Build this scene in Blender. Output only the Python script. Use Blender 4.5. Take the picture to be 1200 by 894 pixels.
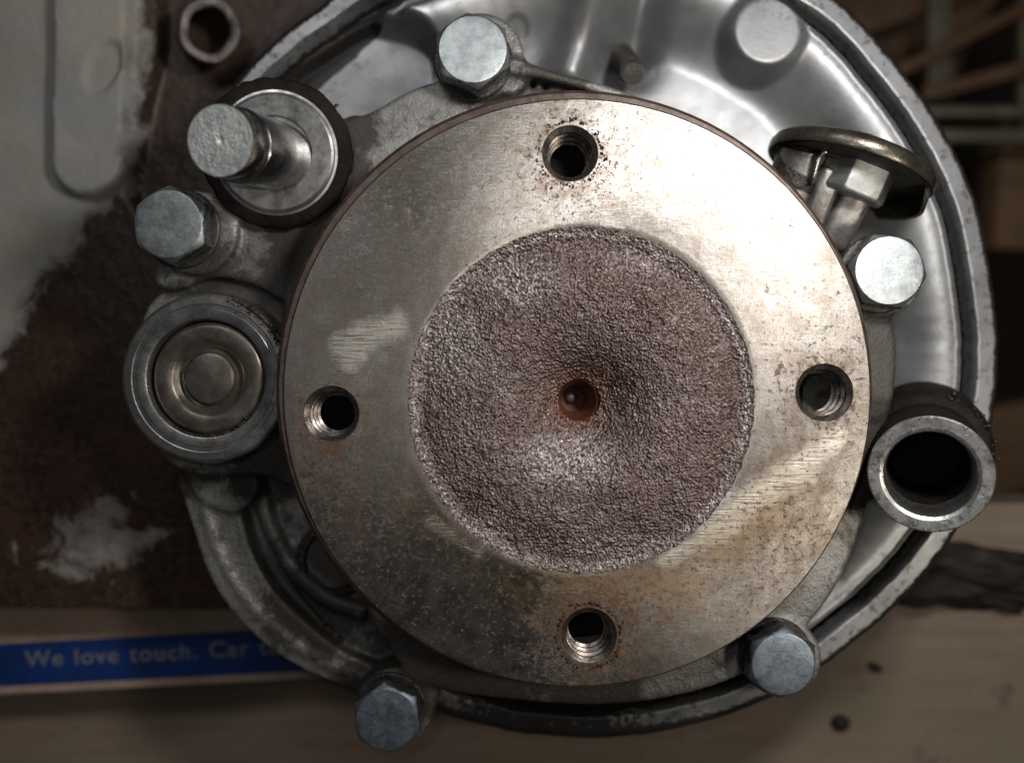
import bpy, bmesh, math, random
import numpy as np
from mathutils import Vector, Matrix, noise
random.seed(7)
R = math.radians
sc = bpy.context.scene
for o in list(bpy.data.objects): bpy.data.objects.remove(o)
col = sc.collection
# one unit is one centimetre
sc.unit_settings.system = 'METRIC'; sc.unit_settings.scale_length = 0.01
# ---------------------------------------------------------------- camera, light, exposure
CAMZ = 18.0
cd = bpy.data.cameras.new('camera'); cam = bpy.data.objects.new('camera', cd); col.objects.link(cam)
cam.location = (0, 0, CAMZ); cd.sensor_width = 36; cd.lens = 36 * CAMZ / 20.0
cd.clip_start = 0.1; cd.clip_end = 500
cd.dof.use_dof = True; cd.dof.focus_distance = CAMZ + 0.3; cd.dof.aperture_fstop = 0.058
sc.camera = cam
w = bpy.data.worlds.new('World'); sc.world = w; w.use_nodes = True
w.node_tree.nodes['Background'].inputs[0].default_value = (0.92, 0.96, 1.0, 1)
w.node_tree.nodes['Background'].inputs[1].default_value = 0.022
def area(name, loc, target, size, power, color, size_y=None):
    l = bpy.data.lights.new(name, 'AREA'); l.size = size; l.energy = power; l.color = color
    if size_y: l.shape = 'RECTANGLE'; l.size_y = size_y
    o = bpy.data.objects.new(name, l); col.objects.link(o); o.location = loc
    o.rotation_euler = (Vector(target) - Vector(loc)).to_track_quat('-Z', 'Y').to_euler(); return o
area('work_lamp', (7.6, 7.4, 12.5), (3.5, 3, -1), 2.6, 2050, (1.0, 0.985, 0.96))
area('phone_lamp', (-1.1, 1.1, 18.6), (0.5, 0.3, 0), 0.6, 200, (1.0, 0.96, 0.88))
area('warm_lamp', (13.5, -3.6, 13.0), (2, 0, -0.5), 2.2, 850, (1.0, 0.92, 0.80))
area('added_fill', (-9, 20, 26), (0, 0, -2), 14, 1400, (0.97, 0.98, 1.0), 5)  # added unseen fill, lifts the left and bottom
sc.view_settings.view_transform = 'Standard'; sc.view_settings.look = 'None'
sc.view_settings.exposure = 0.0; sc.view_settings.gamma = 1.0
sc.view_settings.use_curve_mapping = False
sc.render.engine = 'CYCLES'

# ---------------------------------------------------------------- helpers
def K(z): return 60.0 * CAMZ / (CAMZ - z)
def P(px, py, z=0.0):
    k = K(z); return Vector(((px - 600) / k, (447 - py) / k, z))
def link(name, me, mat=None, parent=None, smooth=True, label=None, ang=40):
    o = bpy.data.objects.new(name, me); col.objects.link(o)
    if mat:
        for m in (mat if isinstance(mat, (list, tuple)) else [mat]): me.materials.append(m)
    if smooth:
        me.polygons.foreach_set('use_smooth', [True] * len(me.polygons))
        try: me.set_sharp_from_angle(angle=R(ang))
        except Exception: pass
    if parent: o.parent = parent
    if label: o['label'] = label
    return o
def thing(name, label, cat, loc=(0, 0, 0), group=None):
    o = bpy.data.objects.new(name, None); col.objects.link(o); o.location = loc
    o.empty_display_size = 0.3
    o['label'] = label; o['category'] = cat
    if group: o['group'] = group
    return o
def mesh(name, v, f):
    me = bpy.data.meshes.new(name); me.from_pydata([tuple(p) for p in v], [], f); me.update(); return me
def finish(bm, name):
    bmesh.ops.recalc_face_normals(bm, faces=bm.faces)
    me = bpy.data.meshes.new(name); bm.to_mesh(me); bm.free(); return me
def catmull(pts, n=8, closed=True):
    pts = [Vector(p) for p in pts]; out = []; m = len(pts)
    rng = range(m) if closed else range(m - 1)
    for i in rng:
        if closed: a, b, c, d = pts[i-1], pts[i], pts[(i+1) % m], pts[(i+2) % m]
        else: a, b, c, d = pts[max(i-1, 0)], pts[i], pts[i+1], pts[min(i+2, m-1)]
        for k in range(n):
            t = k / n
            out.append(0.5 * ((2*b) + (c-a)*t + (2*a-5*b+4*c-d)*t*t + (-a+3*b-3*c+d)*t**3))
    if not closed: out.append(pts[-1])
    return out
def add_prism(bm, pts, z0, z1):
    """pts: world xy outline"""
    lo = [bm.verts.new((p[0], p[1], z0)) for p in pts]; hi = [bm.verts.new((p[0], p[1], z1)) for p in pts]
    n = len(pts); fs = [bm.faces.new(hi), bm.faces.new(lo[::-1])]
    for i in range(n): fs.append(bm.faces.new((lo[i], lo[(i+1) % n], hi[(i+1) % n], hi[i])))
    bmesh.ops.recalc_face_normals(bm, faces=fs)
    return fs
def axis_mat(base, tip):
    base = Vector(base); d = (Vector(tip) - base)
    q = d.to_track_quat('Z', 'Y'); return Matrix.Translation(base) @ q.to_matrix().to_4x4(), d.length
def add_lathe(bm, prof, seg=64, M=None, wob=None):
    """prof: list of (r, z); r = 0 ends close"""
    M = M or Matrix.Identity(4); rings = []; fs = []
    for (r, z) in prof:
        if r <= 1e-6: rings.append([bm.verts.new(M @ Vector((0, 0, z)))])
        else:
            ring = []
            for i in range(seg):
                a = 2 * math.pi * i / seg; rr = r + (wob(a, r, z) if wob else 0)
                ring.append(bm.verts.new(M @ Vector((rr * math.cos(a), rr * math.sin(a), z))))
            rings.append(ring)
    for A, B in zip(rings[:-1], rings[1:]):
        for i in range(seg):
            j = (i + 1) % seg
            if len(A) == 1 and len(B) == 1: continue
            if len(A) == 1: fs.append(bm.faces.new((A[0], B[i], B[j])))
            elif len(B) == 1: fs.append(bm.faces.new((A[j], A[i], B[0])))
            else: fs.append(bm.faces.new((A[i], A[j], B[j], B[i])))
    return fs
def lathe_obj(name, prof, mat, parent, M=None, seg=64, ang=35, label=None, wob=None):
    bm = bmesh.new(); add_lathe(bm, prof, seg, Matrix.Identity(4), wob)
    o = link(name, finish(bm, name), mat, parent, ang=ang, label=label)
    if M is not None: o.matrix_world = M
    return o
def add_tube(bm, pts, rad, seg=12):
    pts = [Vector(p) for p in pts]; rings = []; n = len(pts)
    rad = rad if isinstance(rad, (list, tuple)) else [rad] * n
    for i, p in enumerate(pts):
        t = (pts[min(i+1, n-1)] - pts[max(i-1, 0)]).normalized()
        u = t.cross(Vector((0, 0, 1)));
        if u.length < 1e-3: u = t.cross(Vector((0, 1, 0)))
        u.normalize(); v = t.cross(u)
        rings.append([bm.verts.new(p + rad[i] * (math.cos(2*math.pi*k/seg) * u + math.sin(2*math.pi*k/seg) * v)) for k in range(seg)])
    fs = []
    for A, B in zip(rings[:-1], rings[1:]):
        for k in range(seg): fs.append(bm.faces.new((A[k], A[(k+1) % seg], B[(k+1) % seg], B[k])))
    fs.append(bm.faces.new(rings[0][::-1])); fs.append(bm.faces.new(rings[-1]))
    bmesh.ops.recalc_face_normals(bm, faces=fs); return fs
def add_box(bm, c, size, rot=0, M=None, bev=0.0):
    r = bmesh.ops.create_cube(bm, size=1.0)
    T = Matrix.Translation(Vector(c)) @ Matrix.Rotation(rot, 4, 'Z') @ Matrix.Diagonal((*size, 1))
    if M is not None: T = M @ T
    bmesh.ops.transform(bm, matrix=T, verts=r['verts'])
    if bev:
        es = list({e for v in r['verts'] for e in v.link_edges})
        bmesh.ops.bevel(bm, geom=es, offset=bev, segments=3, profile=0.5, affect='EDGES')
def baked(o):
    """apply the modifiers of o"""
    dg = bpy.context.evaluated_depsgraph_get(); me = bpy.data.meshes.new_from_object(o.evaluated_get(dg))
    o.modifiers.clear(); old = o.data; o.data = me; bpy.data.meshes.remove(old); return o
def ss(a, b, x):
    t = np.clip((x - a) / (b - a), 0, 1); return t * t * (3 - 2 * t)

# ---------------------------------------------------------------- materials
class NT:
    def __init__(s, name):
        s.m = bpy.data.materials.new(name); s.m.use_nodes = True; s.t = s.m.node_tree; s.n = s.t.nodes
        s.b = s.n['Principled BSDF']; s.tc = s.n.new('ShaderNodeTexCoord')
    def L(s, a, b): s.t.links.new(a, b)
    def vec(s, scale=(1, 1, 1), rot=(0, 0, 0)):
        mp = s.n.new('ShaderNodeMapping'); s.L(s.tc.outputs['Object'], mp.inputs[0])
        mp.inputs['Scale'].default_value = scale; mp.inputs['Rotation'].default_value = rot; return mp.outputs[0]
    def noise(s, scale, detail=4, rough=0.6, v=None, dist=0):
        x = s.n.new('ShaderNodeTexNoise'); x.inputs['Scale'].default_value = scale; x.inputs['Detail'].default_value = detail
        x.inputs['Roughness'].default_value = rough; x.inputs['Distortion'].default_value = dist
        s.L(v or s.tc.outputs['Object'], x.inputs['Vector']); return x.outputs[0]
    def vor(s, scale, v=None, feat='F1'):
        x = s.n.new('ShaderNodeTexVoronoi'); x.inputs['Scale'].default_value = scale; x.feature = feat
        s.L(v or s.tc.outputs['Object'], x.inputs['Vector']); return x.outputs['Distance']
    def ramp(s, f, stops):
        r = s.n.new('ShaderNodeValToRGB'); s.L(f, r.inputs[0]); e = r.color_ramp.elements
        while len(e) < len(stops): e.new(0.5)
        for q, (p, c) in zip(e, stops):
            q.position = p; q.color = (*c, 1) if isinstance(c, (tuple, list)) else (c, c, c, 1)
        return r.outputs[0]
    def mix(s, f, a, b, bt='MIX'):
        x = s.n.new('ShaderNodeMix'); x.data_type = 'RGBA'; x.blend_type = bt
        for i, q in ((0, f), (6, a), (7, b)):
            if isinstance(q, (int, float)): x.inputs[i].default_value = q if i == 0 else (q, q, q, 1)
            elif isinstance(q, tuple): x.inputs[i].default_value = (*q, 1)
            else: s.L(q, x.inputs[i])
        return x.outputs[2]
    def math(s, op, a, b=0.0):
        x = s.n.new('ShaderNodeMath'); x.operation = op
        for i, q in ((0, a), (1, b)):
            if isinstance(q, (int, float)): x.inputs[i].default_value = q
            else: s.L(q, x.inputs[i])
        return x.outputs[0]
    def attr(s, name):
        a = s.n.new('ShaderNodeAttribute'); a.attribute_name = name; return a.outputs['Fac']
    def bump(s, h, strength, dist, prev=None):
        b = s.n.new('ShaderNodeBump'); b.inputs['Strength'].default_value = strength; b.inputs['Distance'].default_value = dist
        s.L(h, b.inputs['Height'])
        if prev: s.L(prev, b.inputs['Normal'])
        s.L(b.outputs[0], s.b.inputs['Normal']); return b.outputs[0]
    def set(s, **k):
        for n, v in k.items():
            i = s.b.inputs[{'col': 'Base Color', 'met': 'Metallic', 'rough': 'Roughness', 'aniso': 'Anisotropic', 'coat': 'Coat Weight', 'coatr': 'Coat Roughness', 'spec': 'Specular IOR Level'}[n]]
            if isinstance(v, (int, float)): i.default_value = v
            elif isinstance(v, tuple): i.default_value = (*v, 1)
            else: s.L(v, i)
        return s

def cast_alu(name, c0, c1, grime=0.5, met=0.75, rough=0.42, oil=0.0):
    t = NT(name)
    big = t.noise(0.9, 5, 0.65); fine = t.noise(18, 4, 0.7); grain = t.vor(22)
    c = t.mix(t.ramp(big, [(0.35, 0.0), (0.65, 1.0)]), c0, c1)
    c = t.mix(t.ramp(fine, [(0.35, 0.35), (0.65, 0.0)]), c, (0.10, 0.09, 0.08))
    gn = t.noise(1.7, 8, 0.75, dist=0.4)
    if oil: gn = t.math('ADD', gn, t.math('MULTIPLY', t.attr('oil'), 0.5))  # mask carries grime and some painted shade
    gm = t.ramp(gn, [(0.5 + 0.1 * (1 - grime), 0.0), (0.62 + 0.12 * (1 - grime), 1.0)])
    gm = t.math('MULTIPLY', gm, 0.9)
    c = t.mix(gm, c, (0.035, 0.028, 0.022))
    speck = t.ramp(t.noise(7, 3, 0.6), [(0.70, 0.0), (0.73, 1.0)]); c = t.mix(speck, c, (0.02, 0.016, 0.014))
    t.set(col=c, met=t.math('SUBTRACT', met, t.math('MULTIPLY', gm, met * 0.9)), rough=t.ramp(fine, [(0.3, rough - 0.12), (0.7, rough + 0.15)]))
    b = t.bump(grain, 0.35, 0.02); b = t.bump(fine, 0.5, 0.02, b); t.bump(t.noise(3, 3), 0.5, 0.05, b)
    return t.m
M_CAST = cast_alu('cast aluminium with grime', (0.23, 0.222, 0.205), (0.38, 0.37, 0.35), 0.62, 0.65, 0.45, 0.06)
M_BOSSDARK = cast_alu('greasy dark casting', (0.035, 0.031, 0.028), (0.10, 0.09, 0.08), 0.6, 0.6, 0.38)

def pan_mat():
    t = NT('smooth cast aluminium pan')
    big = t.noise(0.5, 4, 0.6); fine = t.noise(12, 5, 0.7)
    c = t.mix(t.ramp(big, [(0.3, 0.0), (0.7, 1.0)]), (0.24, 0.24, 0.245), (0.36, 0.36, 0.365))
    lip = t.attr('lip'); groove = t.attr('groove')
    sp = t.ramp(t.noise(5.5, 6, 0.75), [(0.54, 0.0), (0.62, 1.0)])
    sp2 = t.ramp(t.noise(3.0, 8, 0.8), [(0.63, 0.0), (0.66, 1.0)])
    c = t.mix(t.math('MULTIPLY', sp, t.math('MULTIPLY', lip, 0.75)), c, (0.06, 0.05, 0.045))
    c = t.mix(t.math('MULTIPLY', sp2, 0.8), c, (0.05, 0.045, 0.04))
    # darker colour in the groove, oily dirt on the outer edge
    edge = t.ramp(t.math('ADD', groove, t.math('MULTIPLY', t.math('SUBTRACT', t.noise(6, 5, 0.7), 0.5), 0.9)), [(0.30, 0.0), (0.46, 1.0)])
    c = t.mix(edge, c, (0.018, 0.015, 0.013))
    t.set(col=c, met=t.math('SUBTRACT', 0.75, t.math('MULTIPLY', edge, 0.7)), rough=t.ramp(t.noise(1.5, 4), [(0.3, 0.37), (0.7, 0.50)]))
    b = t.bump(fine, 0.25, 0.015); t.bump(t.noise(60, 2), 0.2, 0.004, b)
    return t.m
M_PAN = pan_mat()

def flange_mat():
    t = NT('turned steel with rust freckles')
    big = t.noise(0.55, 6, 0.65); mid = t.noise(2.4, 8, 0.75, dist=0.3); fine = t.noise(14, 6, 0.8)
    c = t.mix(t.ramp(big, [(0.35, 0.0), (0.65, 1.0)]), (0.29, 0.272, 0.25), (0.41, 0.395, 0.375))
    rustd = t.attr('rust')
    g1 = t.noise(1, 4, 0.75, t.vec((1.5, 60, 1), (0, 0, 0.1))); g2 = t.noise(1, 4, 0.75, t.vec((55, 1.5, 1), (0, 0, 0.05)))
    c = t.mix(t.ramp(g1, [(0.38, 0.45), (0.55, 0.0)]), c, (0.20, 0.17, 0.14)); c = t.mix(t.ramp(g2, [(0.36, 0.4), (0.5, 0.0)]), c, (0.20, 0.17, 0.14))
    c = t.mix(t.ramp(t.noise(24, 5, 0.8), [(0.40, 0.6), (0.52, 0.0)]), c, (0.15, 0.12, 0.095))
    # brown film
    film = t.math('MULTIPLY', t.ramp(mid, [(0.42, 0.0), (0.62, 1.0)]), t.math('ADD', 0.25, t.math('MULTIPLY', rustd, 0.55)))
    c = t.mix(film, c, (0.16, 0.105, 0.07))
    # scraped patches: bright crossed file marks
    scr = t.attr('scrape'); wv = []
    for ro, sc_ in ((0.55, 26), (2.05, 34)):
        wv.append(t.ramp(t.noise(1, 3, 0.6, t.vec((1.3, sc_, 1), (0, 0, ro))), [(0.42, 0.0), (0.58, 1.0)]))
    hatch = t.ramp(t.math('MULTIPLY', t.math('ADD', wv[0], wv[1]), 0.5), [(0.0, 0.12), (0.6, 1.0)])
    sm = t.ramp(t.math('ADD', scr, t.math('MULTIPLY', t.math('SUBTRACT', t.noise(2.5, 7, 0.8), 0.5), 1.3)), [(0.35, 0.0), (1.0, 1.0)])
    c = t.mix(t.math('MULTIPLY', sm, hatch), c, (0.68, 0.63, 0.55))
    c = t.mix(t.math('MULTIPLY', t.attr('gold'), t.ramp(t.noise(3, 7, 0.8), [(0.3, 0.15), (0.65, 0.8)])), c, (0.34, 0.225, 0.115))
    # freckles
    thr = t.math('SUBTRACT', t.noise(9, 8, 0.8), t.math('SUBTRACT', 0.62, t.math('MULTIPLY', rustd, 0.09)))
    fr = t.ramp(thr, [(0.0, 0.0), (0.04, 1.0)])
    thr2 = t.math('SUBTRACT', t.noise(3.2, 9, 0.85, dist=0.6), t.math('SUBTRACT', 0.64, t.math('MULTIPLY', rustd, 0.10)))
    fr2 = t.ramp(thr2, [(0.0, 0.0), (0.05, 1.0)])
    c = t.mix(t.math('MULTIPLY', fr, 0.85), c, (0.085, 0.048, 0.028))
    c = t.mix(t.math('MULTIPLY', fr2, 0.75), c, (0.13, 0.06, 0.03))
    any_ = t.math('MINIMUM', t.math('ADD', t.math('ADD', fr, fr2), t.math('MULTIPLY', film, 0.45)), 1.0)
    t.set(col=c, met=t.math('SUBTRACT', 0.95, t.math('MULTIPLY', any_, 0.7)),
          rough=t.math('ADD', t.ramp(t.noise(1.2, 6, 0.7), [(0.3, 0.27), (0.7, 0.37)]), t.math('MULTIPLY', any_, 0.12)), aniso=0.9)
    tg = t.n.new('ShaderNodeTangent'); tg.direction_type = 'RADIAL'; tg.axis = 'Z'; t.L(tg.outputs[0], t.b.inputs['Tangent'])
    t.b.inputs['Anisotropic Rotation'].default_value = 0.0
    s1 = t.noise(1, 3, 0.7, t.vec((3, 70, 1), (0, 0, 0.25))); s2 = t.noise(1, 3, 0.7, t.vec((80, 3, 1), (0, 0, 0.12)))
    s3 = t.noise(1, 2, 0.7, t.vec((2, 110, 1), (0, 0, 0.9)))
    b = t.bump(s1, 0.30, 0.006); b = t.bump(s2, 0.25, 0.006, b); b = t.bump(s3, 0.18, 0.006, b)
    b = t.bump(fine, 0.35, 0.01, b); b = t.bump(t.math('MULTIPLY', sm, hatch), 0.5, 0.012, b); b = t.bump(any_, 0.4, 0.008, b); t.bump(t.noise(0.9, 3), 0.25, 0.05, b)
    return t.m
M_FLANGE = flange_mat()

def rough_mat():
    t = NT('raw cast iron, purple brown')
    big = t.noise(0.8, 6, 0.7); mid = t.noise(4, 6, 0.75)
    c = t.mix(t.ramp(big, [(0.38, 0.0), (0.62, 1.0)]), (0.115, 0.074, 0.067), (0.165, 0.120, 0.112))
    c = t.mix(t.ramp(mid, [(0.52, 0.0), (0.75, 0.55)]), c, (0.31, 0.285, 0.28)); c = t.mix(t.ramp(t.noise(16, 3, 0.7), [(0.52, 0.0), (0.68, 0.28)]), c, (0.5, 0.48, 0.47))  # fine pale specks paint in the sparkle of the grain
    glint = t.ramp(t.math('MULTIPLY', t.attr('worn'), t.ramp(t.noise(14, 3, 0.7), [(0.42, 0.0), (0.60, 1.0)])), [(0.1, 0.0), (0.6, 1.0)])  # silver highlights painted into the colour, mainly the lower crater wall
    c = t.mix(t.math('MULTIPLY', glint, 0.75), c, (0.50, 0.47, 0.46))
    c = t.mix(t.attr('rust'), c, (0.16, 0.06, 0.03))
    t.set(col=c, met=0.92, rough=t.ramp(t.noise(20, 3), [(0.3, 0.24), (0.7, 0.40)]))
    b = t.bump(t.vor(18), 0.6, 0.04); b = t.bump(t.noise(26, 2, 0.6), 0.8, 0.035, b); t.bump(t.noise(5, 4), 0.5, 0.06, b)
    return t.m
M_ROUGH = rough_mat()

def simple(name, c, met, rough, c2=None, ns=3.0, bump=0.2, bs=20, bd=0.01, lo=0.4, hi=0.6, aniso=0, coat=0, detail=6, spec=0.5):
    t = NT(name)
    if c2:
        cc = t.mix(t.ramp(t.noise(ns, detail, 0.7, dist=0.3), [(lo, 0.0), (hi, 1.0)]), c, c2)
    else: cc = c
    t.set(spec=spec, col=cc, met=met, rough=t.ramp(t.noise(ns * 2, 4), [(0.3, max(rough - 0.08, 0.05)), (0.7, rough + 0.1)]), aniso=aniso, coat=coat)
    b = t.bump(t.noise(bs, 4, 0.7), bump, bd); return t.m
def zinc(name, a=(0.60, 0.63, 0.63), b_=(0.40, 0.44, 0.45), r0=0.34, r1=0.52):
    t = NT(name); oi = t.n.new('ShaderNodeObjectInfo'); va = t.n.new('ShaderNodeVectorMath'); va.operation = 'ADD'; sc3 = t.math('MULTIPLY', oi.outputs['Random'], 37.0)
    t.L(t.tc.outputs['Object'], va.inputs[0]); t.L(sc3, va.inputs[1])
    class _T: pass
    tc_ = _T(); tc_.outputs = {'Object': va.outputs[0]}; t.tc = tc_
    c = t.mix(t.ramp(t.noise(3.5, 7, 0.75), [(0.4, 0.0), (0.6, 1.0)]), a, b_)
    sp = t.ramp(t.noise(9, 6, 0.8), [(0.66, 0.0), (0.70, 0.7)]); c = t.mix(sp, c, (0.12, 0.11, 0.10))
    t.set(col=c, met=0.95, rough=t.ramp(t.noise(5, 6, 0.8), [(0.35, r0), (0.65, r1)]))
    b = t.bump(t.noise(10, 5, 0.75), 0.4, 0.014); t.bump(t.noise(1, 3, 0.7, t.vec((6, 60, 6), (0.2, 0.1, 0.7))), 0.25, 0.008, b)
    return t.m
M_ZINC = zinc('zinc plated steel')
M_ZINCBLUE = zinc('blue passivated zinc', (0.42, 0.48, 0.55), (0.28, 0.33, 0.40))
M_SHAFT = simple('ground steel', (0.50, 0.49, 0.48), 1.0, 0.24, (0.36, 0.35, 0.34), 2, 0.12, 30, 0.005, aniso=0.4)
M_COLLAR = simple('worn bright collar', (0.58, 0.57, 0.56), 0.9, 0.33, (0.13, 0.12, 0.11), 1.1, 0.25, 14, 0.012, lo=0.46, hi=0.68)
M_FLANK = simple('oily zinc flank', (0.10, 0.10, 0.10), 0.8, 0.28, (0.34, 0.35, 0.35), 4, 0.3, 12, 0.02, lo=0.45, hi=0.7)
M_NUT = zinc('worn nut steel', (0.50, 0.51, 0.50), (0.36, 0.37, 0.365))
M_SHAFTEND = zinc('sawn steel end', (0.80, 0.82, 0.80), (0.62, 0.64, 0.62), 0.5, 0.7)
M_TUBE = simple('turned tube steel', (0.68, 0.68, 0.67), 0.95, 0.30, (0.20, 0.19, 0.18), 3, 0.5, 16, 0.02, lo=0.45, hi=0.72)
M_RING = simple('machined grey ring', (0.40, 0.39, 0.385), 0.9, 0.34, (0.24, 0.235, 0.23), 2.4, 0.25, 16, 0.01)
M_PLUG = simple('dull brown steel plug', (0.13, 0.11, 0.09), 0.7, 0.34, (0.20, 0.175, 0.15), 2, 0.3, 16, 0.012)
M_GREASE = simple('black grease', (0.010, 0.008, 0.007), 0.0, 0.34, (0.03, 0.022, 0.017), 3, 0.8, 6, 0.08)
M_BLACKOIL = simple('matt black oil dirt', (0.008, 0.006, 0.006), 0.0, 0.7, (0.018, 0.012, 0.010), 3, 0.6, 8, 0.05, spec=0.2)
M_RIM = simple('brown cast rim', (0.075, 0.048, 0.04), 0.45, 0.45, (0.13, 0.095, 0.08), 3, 0.4, 14, 0.02)
M_BORE = simple('oily bore steel', (0.12, 0.095, 0.08), 0.9, 0.3, (0.26, 0.23, 0.21), 4, 0.3, 14, 0.02)
M_RUST = simple('orange rust', (0.14, 0.035, 0.014), 0.1, 0.55, (0.10, 0.04, 0.02), 4, 0.8, 9, 0.05)
M_BRASSY = simple('yellow passivated steel', (0.22, 0.20, 0.155), 0.85, 0.3, (0.10, 0.085, 0.07), 3, 0.3, 14, 0.02)
M_ARM = simple('grey steel lever', (0.40, 0.385, 0.37), 0.8, 0.38, (0.22, 0.20, 0.18), 3, 0.4, 14, 0.02)

# ================================================================= GEARBOX (one thing)
gb = thing('gearbox', 'cast aluminium engine gearbox with a big round steel flange, five hex bolts and stub shafts', 'gearbox', (0, 0, -6.9))
gbi = Matrix.Translation((0, 0, 6.9))
def part(name, me, mat, parent=gb, **k):
    """mesh given in world coordinates"""
    o = link(name, me, mat, parent, **k)
    if parent is gb: o.matrix_parent_inverse = gbi
    return o
def set_world(o, M):
    p = o.parent
    while p is not None and p.parent is not None: M = p_local[p.name].inverted() @ M; p = None
    o.matrix_parent_inverse = Matrix.Identity(4)
    if o.parent is gb: o.matrix_basis = gbi @ M
    else: o.matrix_basis = M
p_local = {}

# ---- cover pan (polar height field)
CP = P(690, 420, -2.5)
rim_px = [(262,112),(310,55),(370,8),(440,-38),(560,-82),(690,-98),(820,-84),(920,-42),(990,4),(1050,68),(1102,140),(1142,222),(1163,310),(1173,400),
          (1168,480),(1150,560),(1118,632),(1060,704),(1000,757),(940,800),(870,834),(790,857),(700,867),(620,862),(560,850),(505,830),(488,775),(440,695),(388,600),(362,500),(345,400),(300,300),(258,225),(248,155)]
rim = catmull([P(x, y, -2.5) for x, y in rim_px], 10)
ang = np.array([math.atan2(p.y - CP.y, p.x - CP.x) for p in rim]); rad = np.array([math.hypot(p.x - CP.x, p.y - CP.y) for p in rim])
od = np.argsort(ang); ang = ang[od]; rad = rad[od]
ang = np.concatenate([ang - 2*np.pi, ang, ang + 2*np.pi]); rad = np.concatenate([rad, rad, rad])
NA = 900
th = np.linspace(-np.pi, np.pi, NA, endpoint=False); RR = np.interp(th, ang, rad)
# a chewed uneven edge
RR += np.array([0.025 * noise.noise(Vector((math.cos(a) * 9, math.sin(a) * 9, 1))) + 0.02 * noise.noise(Vector((math.cos(a) * 30, math.sin(a) * 30, 1))) for a in th])
ds = np.concatenate([[0.0, 0.0, 0.02, 0.06, 0.11], np.linspace(0.18, 1.2, 34), np.linspace(1.25, 4.2, 75), np.linspace(4.3, 7.0, 12)])
ul = np.exp(-((th - R(138)) / 0.32) ** 2)         # wide groove at upper left
gw = 0.24 + 0.42 * ul; lw = 0.56 - 0.10 * ul
D2 = ds[:, None] * np.ones((1, NA)); G2 = gw[None, :]; L2 = lw[None, :]
Z = np.full(D2.shape, -2.5)
Z -= 0.10 * (1 - ss(0, 0.11, D2)); Z[0] = -6.96; Z[1] = -2.75
Z -= 0.75 * ss(L2 - 0.05, L2 + 0.05, D2) * (1 - ss(L2 + G2 - 0.05, L2 + G2 + 0.08, D2))
dd = np.clip(D2 - L2 - G2, 0, None)
Z -= 0.12 * ss(0.02, 0.15, dd) + 1.0 * ss(0.25, 2.0, dd)
X = CP.x + np.cos(th)[None, :] * (RR[None, :] - D2); Y = CP.y + np.sin(th)[None, :] * (RR[None, :] - D2)
def seg_d(ax, ay, bx, by):
    vx, vy = bx - ax, by - ay; t = np.clip(((X - ax) * vx + (Y - ay) * vy) / (vx*vx + vy*vy), 0, 1)
    return np.hypot(X - ax - t * vx, Y - ay - t * vy)
inn = ss(0.1, 0.4, dd)
# round boss at the top right
c = P(893, 45, -2.9); d = np.hypot(X - c.x, Y - c.y); Z = np.maximum(Z, Z * ss(0.70, 1.0, d) + (-2.45) * (1 - ss(0.70, 1.0, d)))
# small witness mark
c = P(606, 36, -3.3); d = np.hypot(X - c.x, Y - c.y); Z += -0.05 * (1 - ss(0.22, 0.27, d))
# moulded ridge and the valley beside it
a = P(715, -60, -3.2); b = P(668, 82, -3.2); d = seg_d(a.x, a.y, b.x, b.y); Z += inn * 0.60 * np.exp(-(d / 0.55) ** 2)
a = P(762, -60, -3.5); b = P(745, 70, -3.5); d = seg_d(a.x, a.y, b.x, b.y); Z -= inn * 0.55 * np.exp(-(d / 0.42) ** 2)
# pocket at the upper left
poly = [P(x, y, -3.2) for x, y in [(322,112),(345,85),(385,58),(425,34),(448,32),(500,50),(512,80),(495,110),(430,150),(340,150)]]
poly = catmull(poly, 5)
px_ = np.array([p.x for p in poly]); py_ = np.array([p.y for p in poly])
inside = np.zeros(X.shape, bool); dist = np.full(X.shape, 9.0)
for i in range(len(poly)):
    x0, y0, x1, y1 = px_[i-1], py_[i-1], px_[i], py_[i]
    cond = ((y0 > Y) != (y1 > Y)) & (X < (x1 - x0) * (Y - y0) / (y1 - y0 + 1e-12) + x0); inside ^= cond
    dist = np.minimum(dist, seg_d(x0, y0, x1, y1))
sd = np.where(inside, dist, -dist)
Z = Z * (1 - ss(-0.10, 0.16, sd)) + (-3.55) * ss(-0.10, 0.16, sd)
near = np.exp(-((X - P(470, 40, -3).x) / 1.6) ** 2 - ((Y - P(470, 40, -3).y) / 1.0) ** 2)
Z += near * 0.5 * (1 - ss(-0.25, -0.05, sd)) * inn
lipA = (1 - ss(L2 + 0.0, L2 + 0.05, D2)) * 0.9 + 0.1 + 0.5 * (ss(L2 + G2, L2 + G2 + 0.1, D2) * (1 - ss(0.2, 0.7, dd)))
oilA = 0.55 * np.exp(-((th[None, :] + R(97)) / 0.42) ** 2) * (1 - ss(1.0, 1.4, D2))
grA = oilA + np.maximum(ss(L2 - 0.02, L2 + 0.06, D2) * (1 - ss(L2 + G2 - 0.04, L2 + G2 + 0.06, D2)), (1 - ss(0.03, 0.30, D2)) * 0.75)
verts = np.stack([X, Y, Z], -1).reshape(-1, 3); nr = len(ds)
faces = [(i*NA+j, i*NA+(j+1) % NA, (i+1)*NA+(j+1) % NA, (i+1)*NA+j) for i in range(nr-1) for j in range(NA)]
me = mesh('cover_pan', verts.tolist(), faces + [tuple((nr-1)*NA + j for j in range(NA))])
for nm, arr in (('lip', lipA), ('groove', grA)):
    at = me.attributes.new(nm, 'FLOAT', 'POINT'); at.data.foreach_set('value', arr.reshape(-1).astype(np.float32))
pan = part('cover_pan', me, M_PAN, ang=60, label='shallow round aluminium pan with a double rim and a round boss')
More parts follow.
